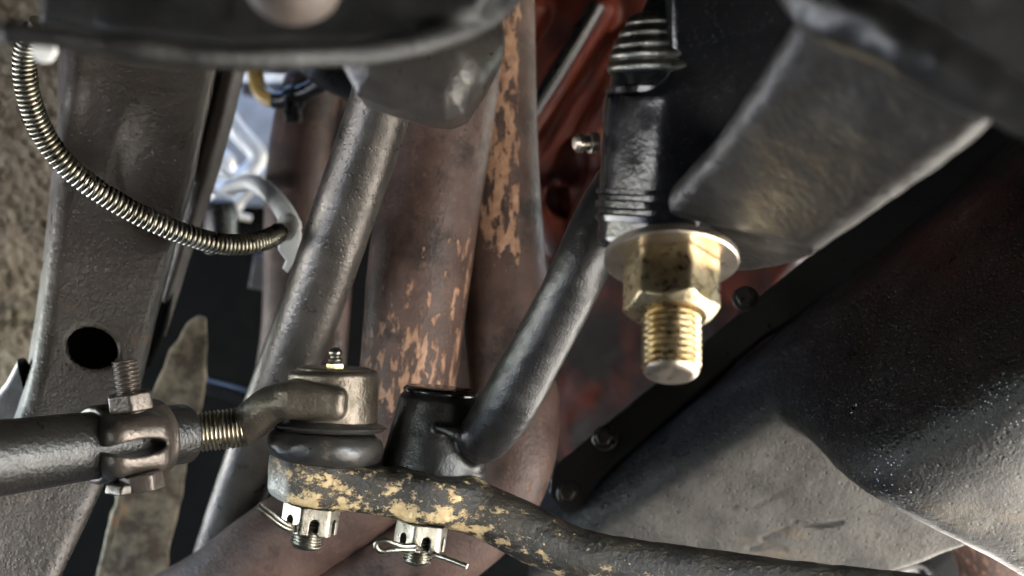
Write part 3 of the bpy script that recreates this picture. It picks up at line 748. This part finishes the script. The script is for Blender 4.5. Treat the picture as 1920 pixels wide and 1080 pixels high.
# rusted strap and dark rod
sn_ = unit((.2, -1, -.05)); sp0 = P(300, 850, .84)
sp_ = [hit(sp0, sn_, x, y) for x, y in ((352, 606), (372, 592), (386, 596), (390, 640), (380, 760), (352, 850), (342, 930), (322, 1010), (308, 1120), (168, 1120), (205, 1000), (236, 890), (256, 800), (284, 735), (318, 660))]
f_p = s_prism(sp_, sp0, sn_, .006, .002)
f_p = U(f_p, s_chain(PC([(238, 880, .828, 7), (215, 970, .825, 7), (178, 1110, .82, 7)], 8)), k=.003)
g7 = f_p; f_p = lambda p: g7(p) + .0022 * vnoise(p, 60, 14) + .0012 * vnoise(p, 180, 15)
solo('rusted_strap', mesh_sdf(f_p, P(140, 1130, .80), P(400, 570, .90), .0014), MAT['strap'], 'dirty rusted steel strap below the clamp', 'strap')
rd_ = PC([(330, 700, 1.0, 13), (385, 722, 1.0, 14), (440, 738, 1.0, 15), (520, 765, 1.0, 15)], 16)
solo('dark_rod', sweep(rd_[:, :3], rd_[:, 3], 20), MAT['plastic'], 'thin dark rod with a bluish sheen left of the grey tube', 'rod')

# ------------------------------------------------------------------ spring wrapped hose
ho = thing('brake_hose', 'flexible hose in a coiled steel spring curving across the chassis rail', 'hose', P(300, 430, .66))
hp = PC([(70, 40, .585), (48, 95, .595), (50, 165, .605), (78, 245, .618), (125, 310, .628), (185, 358, .638), (260, 402, .65), (340, 437, .662), (420, 458, .678), (490, 452, .70), (535, 430, .73)], 600)
part('hose', sweep(hp[::8], .0033, 20), MAT['rubber_hose'], ho)
def spring(c, r, pitch0, wire, ns=11, s0=0, s1=1):
    L = np.concatenate([[0], np.cumsum(np.linalg.norm(np.diff(c, axis=0), axis=1))]); tot = L[-1]
    t, u, b = frames_along(c)
    ss = [0.0]; ph = [0.0]
    while ss[-1] < tot:
        f = ss[-1] / tot; pt = pitch0(f); ss.append(ss[-1] + pt / ns); ph.append(ph[-1] + 2 * math.pi / ns)
    ss = np.array(ss[:-1]); ph = np.array(ph[:-1])
    ip = lambda A: np.stack([np.interp(ss, L, A[:, k]) for k in range(3)], 1)
    C, Uu, Bb = ip(c), ip(u), ip(b)
    h = C + r * (np.cos(ph)[:, None] * Uu + np.sin(ph)[:, None] * Bb)
    return sweep(h, wire, 7)
part('spring_guard', spring(hp[14:575], .0044, lambda f: .00235 if f < .28 else (.00265 if f < .62 else .0024), .00095, 14), MAT['spring'], ho, 80)
part('end_ferrule', sweep(hp[545:], .0046, 24), MAT['pale'], ho)
h2 = PC([(548, 425, .74), (532, 395, .77), (505, 362, .82), (470, 342, .88), (430, 352, .93)], 160)
part('hose_tail', sweep(h2[::4], .0036, 16), MAT['rubber_hose'], ho)
part('tail_spring', spring(h2, .0044, lambda f: .0027, .0010, 10), MAT['pale'], ho, 80)
tb = [P(x, y, .735) for x, y in ((518, 440), (522, 412), (540, 398), (558, 408), (567, 440), (562, 475), (540, 515), (530, 505), (536, 490), (522, 470))]
solo('hose_bracket', mesh_sdf(U(s_prism(tb, tb[0], (.2, -1, -.15), .003, .001), s_cap(P(540, 420, .73), P(535, 432, .728), px(20, .73)), k=.002), P(490, 540, .70), P(590, 380, .77), .0007), MAT['pale'], 'pale metal tab holding the end of the coiled hose', 'bracket')
tb2 = [P(x, y, 1.0) for x, y in ((476, 478), (512, 472), (508, 510), (492, 545), (466, 540))]
solo('blue_tab', mesh_sdf(s_prism(tb2, tb2[0], (.1, -1, .1), .004, .0012), P(440, 570, .96), P(540, 450, 1.04), .0015), MAT['blue'], 'pale blue grey tab below the hose end', 'tab')

# ------------------------------------------------------------------ engine bay beyond: pale linkage, canister, hose with tie
ln = thing('pale_linkage', 'bright pale bent metal linkage in the lit gap beside the rail', 'linkage', P(450, 350, 1.1))
for rows in ([(415, 200, 1.1, 17), (445, 245, 1.1, 18), (480, 285, 1.1, 18), (478, 310, 1.1, 18), (440, 345, 1.1, 19), (395, 380, 1.1, 20)], [(440, 385, 1.08, 10), (480, 345, 1.08, 10), (516, 302, 1.08, 9)], [(400, 300, 1.06, 9), (430, 330, 1.06, 9), (462, 322, 1.07, 8)], [(392, 345, 1.05, 8), (425, 395, 1.05, 9), (470, 410, 1.06, 7)]):
    c = PC(rows, 30); part('link_rod', sweep(c[:, :3], c[:, 3], 20), MAT['pale'], ln)
part('link_body', mesh_sdf(lambda p: U(s_ell(P(410, 330, 1.12), (.014, .012, .022)), s_ell(P(425, 372, 1.1), (.016, .012, .012)), k=.006)(p) + .006 * vnoise(p, 90, 16), P(350, 430, 1.09), P(480, 250, 1.15), .0015), MAT['pale'], ln)
solo('rubber_stopper', lathe(P(415, 470, 1.05), (0, -.15, 1), [(0, .010), (0, .0125), (.030, .0125), (.037, .010), (.039, .004)], 32), MAT['plastic'], 'black cylindrical cap under the pale linkage', 'stopper')
can = lathe(P(545, 175, 1.25), (0, -.25, 1), [(0, .02), (0, .042), (.012, .042), (.014, .040), (.026, .040), (.028, .043), (.06, .043)], 48)
solo('canister', can, MAT['plastic'], 'round black canister behind the looped hose', 'canister')
solo('canister_band', lathe(P(545, 149, 1.25), (0, -.25, 1), [(0, .0405), (0, .0432), (.010, .0432), (.010, .0405)], 48), MAT['pale'], 'silver band round the black canister', 'band')
hz = PC([(490, 60, .93, 15), (480, 110, .925, 15), (481, 150, .92, 15), (494, 177, .915, 16), (518, 188, .91, 16), (548, 182, .905, 16), (582, 168, .90, 16), (612, 148, .895, 17), (640, 125, .89, 18), (690, 80, .88, 18)], 60)
hs = thing('looped_hose', 'small looped hose turning from amber to black near the top', 'hose', P(520, 190, .91))
part('amber_end', sweep(hz[:26, :3], hz[:26, 3], 24), MAT['yellow_hose'], hs)
part('black_end', sweep(hz[25:, :3], hz[25:, 3] * 1.04, 24), MAT['plastic'], hs)
solo('black_boot', mesh_sdf(s_chain(PC([(560, 100, .87, 26), (610, 130, .87, 34), (660, 160, .87, 30)], 8)), P(510, 220, .84), P(710, 50, .90), .0012), MAT['plastic'], 'black rubber boot above the looped hose', 'boot')
zt = thing('cable_tie', 'black cable tie cinched round the looped hose', 'cable tie', P(550, 215, .90))
ci = P(549, 182, .905); tdir = unit(PC([(540, 184, .906), (560, 178, .903)])[1] - PC([(540, 184, .906), (560, 178, .903)])[0])
part('strap', lathe(ci - tdir * .003, tdir, [(0, .0062), (0, .0074), (.006, .0074), (.006, .0062)], 28), MAT['plastic'], zt)
part('tie_head', mesh_sdf(s_box(P(549, 216, .897), ((1, 0, .1), (0, 1, 0), (-.1, 0, 1)), (.0052, .004, .0045), .0012), P(500, 250, .87), P(600, 180, .92), .0007), MAT['plastic'], zt)
part('tie_tail', mesh_sdf(U(s_box(P(541, 196, .896), ((1, 0, .1), (0, 1, 0), (-.1, 0, 1)), (.0022, .001, .006), .0005), s_box(P(562, 204, .896), ((1, 0, -.5), (0, 1, 0), (.5, 0, 1)), (.0016, .001, .005), .0005)), P(500, 250, .87), P(600, 170, .92), .0006), MAT['plastic'], zt)
solo('inner_wing', boxm(P(300, 385, 1.5), P(760, -160, 1.5) + np.array([0, .01, 0])), MAT['blue'], 'pale blue grey inner wing seen through the gap by the rail', 'inner wing')

# ------------------------------------------------------------------ engine block
blk = thing('engine_block', 'orange red painted engine block deep behind the header', 'engine block', P(1100, 700, 1.0))
nb_ = unit((-.35, -1, -.1)); bp_ = P(1080, 350, 1.02)
bq = [hit(bp_, nb_, x, y) for x, y in ((880, -150), (1500, -150), (1500, 500), (1240, 860), (1000, 900), (960, 600))]
f_b = s_prism(bq, bp_, nb_, .05, .01)
def ribp(x, y, up=.004): return hit(bp_ + nb_ * up, nb_, x, y)
for a, b, r in (((1130, 20), (975, 260), .011), ((1165, 70), (1010, 330), .005), ((1150, 190), (1000, 420), .006), ((1240, 90), (1060, 470), .007), ((1015, 360), (1050, 470), .012), ((1000, 20), (960, 90), .012)):
    f_b = U(f_b, s_cap(ribp(*a), ribp(*b), r), k=.006)
for x, y, r in ((1075, 300, .012), (1040, 380, .010), (1150, 300, .012)):
    f_b = D(f_b, s_ell(ribp(x, y, .002), (r, r, r * 1.3)), .006)
g8 = f_b; f_b = lambda p: g8(p) + .0014 * vnoise(p, 40, 17) + .0008 * vnoise(p, 120, 18)
m = mesh_sdf(f_b, P(890, 900, .93) - np.array([.01, 0, .0]), P(1480, -120, 1.14), .0024); m.attr = {'grime_shade': np.clip((.08 - m.v[:, 2]) / .12, -.4, .9) * .24}
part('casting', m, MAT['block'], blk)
hr = PC([(1120, 10, .96, 16), (1060, 110, .955, 16), (990, 222, .95, 14)], 20)
part('dipstick_tube', sweep(hr[:, :3], hr[:, 3], 20), MAT['plastic'], blk)

# ------------------------------------------------------------------ oil pan
pan = thing('oil_pan', 'black oil pan with a dusty grey floor and a deeper sump', 'oil pan', P(1500, 950, .72))
wa, wb, wc_ = P(1110, 900, .79), P(1490, 560, .765), P(1480, 735, .69)
nw = unit(np.cross(wb - wa, wc_ - wa)); nw = nw if nw[1] < 0 else -nw
ba, bb, bc_ = P(1480, 742, .69), P(1175, 968, .745), P(1600, 1070, .74)
nbt = unit(np.cross(bb - ba, bc_ - ba)); nbt = nbt if nbt[1] < 0 else -nbt
wall = s_half(wa, nw); bot = s_half(ba, nbt)
s_a = hit(wa, nw, 1640, 880); s_b = hit(wa, nw, 1930, 730)
s_c = P(1900, 1010, s_a[1] + .012)
nsb = unit(np.cross(s_b - s_a, s_c - s_a)); nsb = nsb if nsb[1] < 0 else -nsb
print('WALL', nw, 'BOT', nbt, 'SUMP', nsb, s_a, s_b)
n_end = unit(np.cross(P(1640, 893, 1), P(1920, 1050, 1))); n_end = n_end if n_end[2] < 0 else -n_end
n_end = unit(n_end + np.array([0, .12, 0]))
f2 = I(s_half(s_a, nsb), s_half(P(1780, 972, .68), n_end), k=.016)
cut = s_half(P(1760, 990, .76), unit((.45, .1, -.85)))
f_o = I(wall, U(I(bot, cut, k=.004), f2, k=.012), k=.022)
lim = s_half(P(1090, 905, .79), unit((-.62, .1, -.0) + np.array([0, 0, .75])))
fl_in = s_half(P(1110, 895, .80), unit((-.63, 0, .77)))
f_o = I(f_o, fl_in, k=.003)
g9 = f_o
hb = lambda x, y: hit(ba, nbt, x, y)
emb = U(*[s_cap(hb(*a), hb(*b), .0016) for a, b in (((1430, 1012), (1475, 992)), ((1490, 978), (1530, 984)), ((1535, 986), (1575, 980)), ((1405, 1030), (1440, 1022)), ((1440, 1022), (1470, 1032)), ((1410, 1052), (1480, 1058)))], s_cap(hb(1415, 950), hb(1478, 916), .0009), k=.0015)
f_o = lambda p: -smin(-(g9(p) + .0016 * vnoise(p, 32, 19) + .0007 * vnoise(p, 110, 23)), emb(p), .0012)
m = mesh_sdf(f_o, (P(1000, 1100, .80)[0], .52, -.185), (.36, .90, .16), .0017)
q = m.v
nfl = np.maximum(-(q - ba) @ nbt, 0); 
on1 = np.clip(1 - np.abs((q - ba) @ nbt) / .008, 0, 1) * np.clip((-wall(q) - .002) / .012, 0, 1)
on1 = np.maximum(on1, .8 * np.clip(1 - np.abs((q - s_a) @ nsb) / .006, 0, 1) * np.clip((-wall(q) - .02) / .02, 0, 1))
fold_sheen = np.clip(1 - np.abs((q - ba) @ nbt + .012) / .016, 0, 1) * np.clip(1 - np.abs(wall(q) + .010) / .018, 0, 1)
on1 = np.maximum(on1, .14 * fold_sheen)  # soft grey highlight along the fold, painted in as pale colour
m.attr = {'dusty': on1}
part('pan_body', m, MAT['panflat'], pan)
fd = [P(x, y, .785) for x, y in ((1034, 876), (1270, 682), (1510, 484), (1960, 100), (2060, 200), (1560, 560), (1430, 640), (1130, 905), (1105, 965), (1060, 960), (1030, 930))]
part('pan_flange', mesh_sdf(s_prism(fd, fd[0], (-.25, -1, .3), .008, .0016), P(1000, 1000, .74) , P(2080, 60, .98), .0014), MAT['black'], pan)
for x, y, d in ((1398, 562, .752), (1250, 690, .765), (1135, 822, .775), (1068, 925, .78)):
    part('pan_bolt', join(lathe(P(x, y, d), (-.25, -1, .3), [(0, .0070), (.0018, .0070), (.0024, .0062)], 32), lathe(P(x, y, d) + unit((-.25, -1, .3)) * .002, (-.25, -1, .3), [(0, .0048), (.0040, .0048), (.0046, .0041)], 6)), MAT['black_rough'], pan, 25)

# lower right corner: starter wiring and the other bank's rusty pipe
for rows, r in (([(1660, 1060, .86, 12), (1720, 1010, .85, 14), (1790, 1000, .85, 16), (1860, 1030, .85, 16)], 0), ([(1640, 1100, .84, 12), (1690, 1062, .84, 14), (1730, 1062, .84, 14), (1745, 1100, .84, 14)], 0)):
    c = PC(rows, 24); solo('black_cable', sweep(c[:, :3], c[:, 3], 16), MAT['plastic'], ['black cable arching over in the bottom right corner', 'black cable loop cut by the bottom right edge'][len([o for o in bpy.data.objects if o.name.startswith('black_cable')])], 'cable', 'cables below the oil pan')
c = PC([(1790, 930, .86, 60), (1840, 1010, .86, 62), (1880, 1120, .86, 62)], 20); m = sweep(c[:, :3], c[:, 3], 40); m.attr = {'wear': np.full(len(m.v), .07)}
solo('rusty_pipe', m, MAT['header'], 'rusty brown pipe below the sump in the bottom right corner', 'pipe')
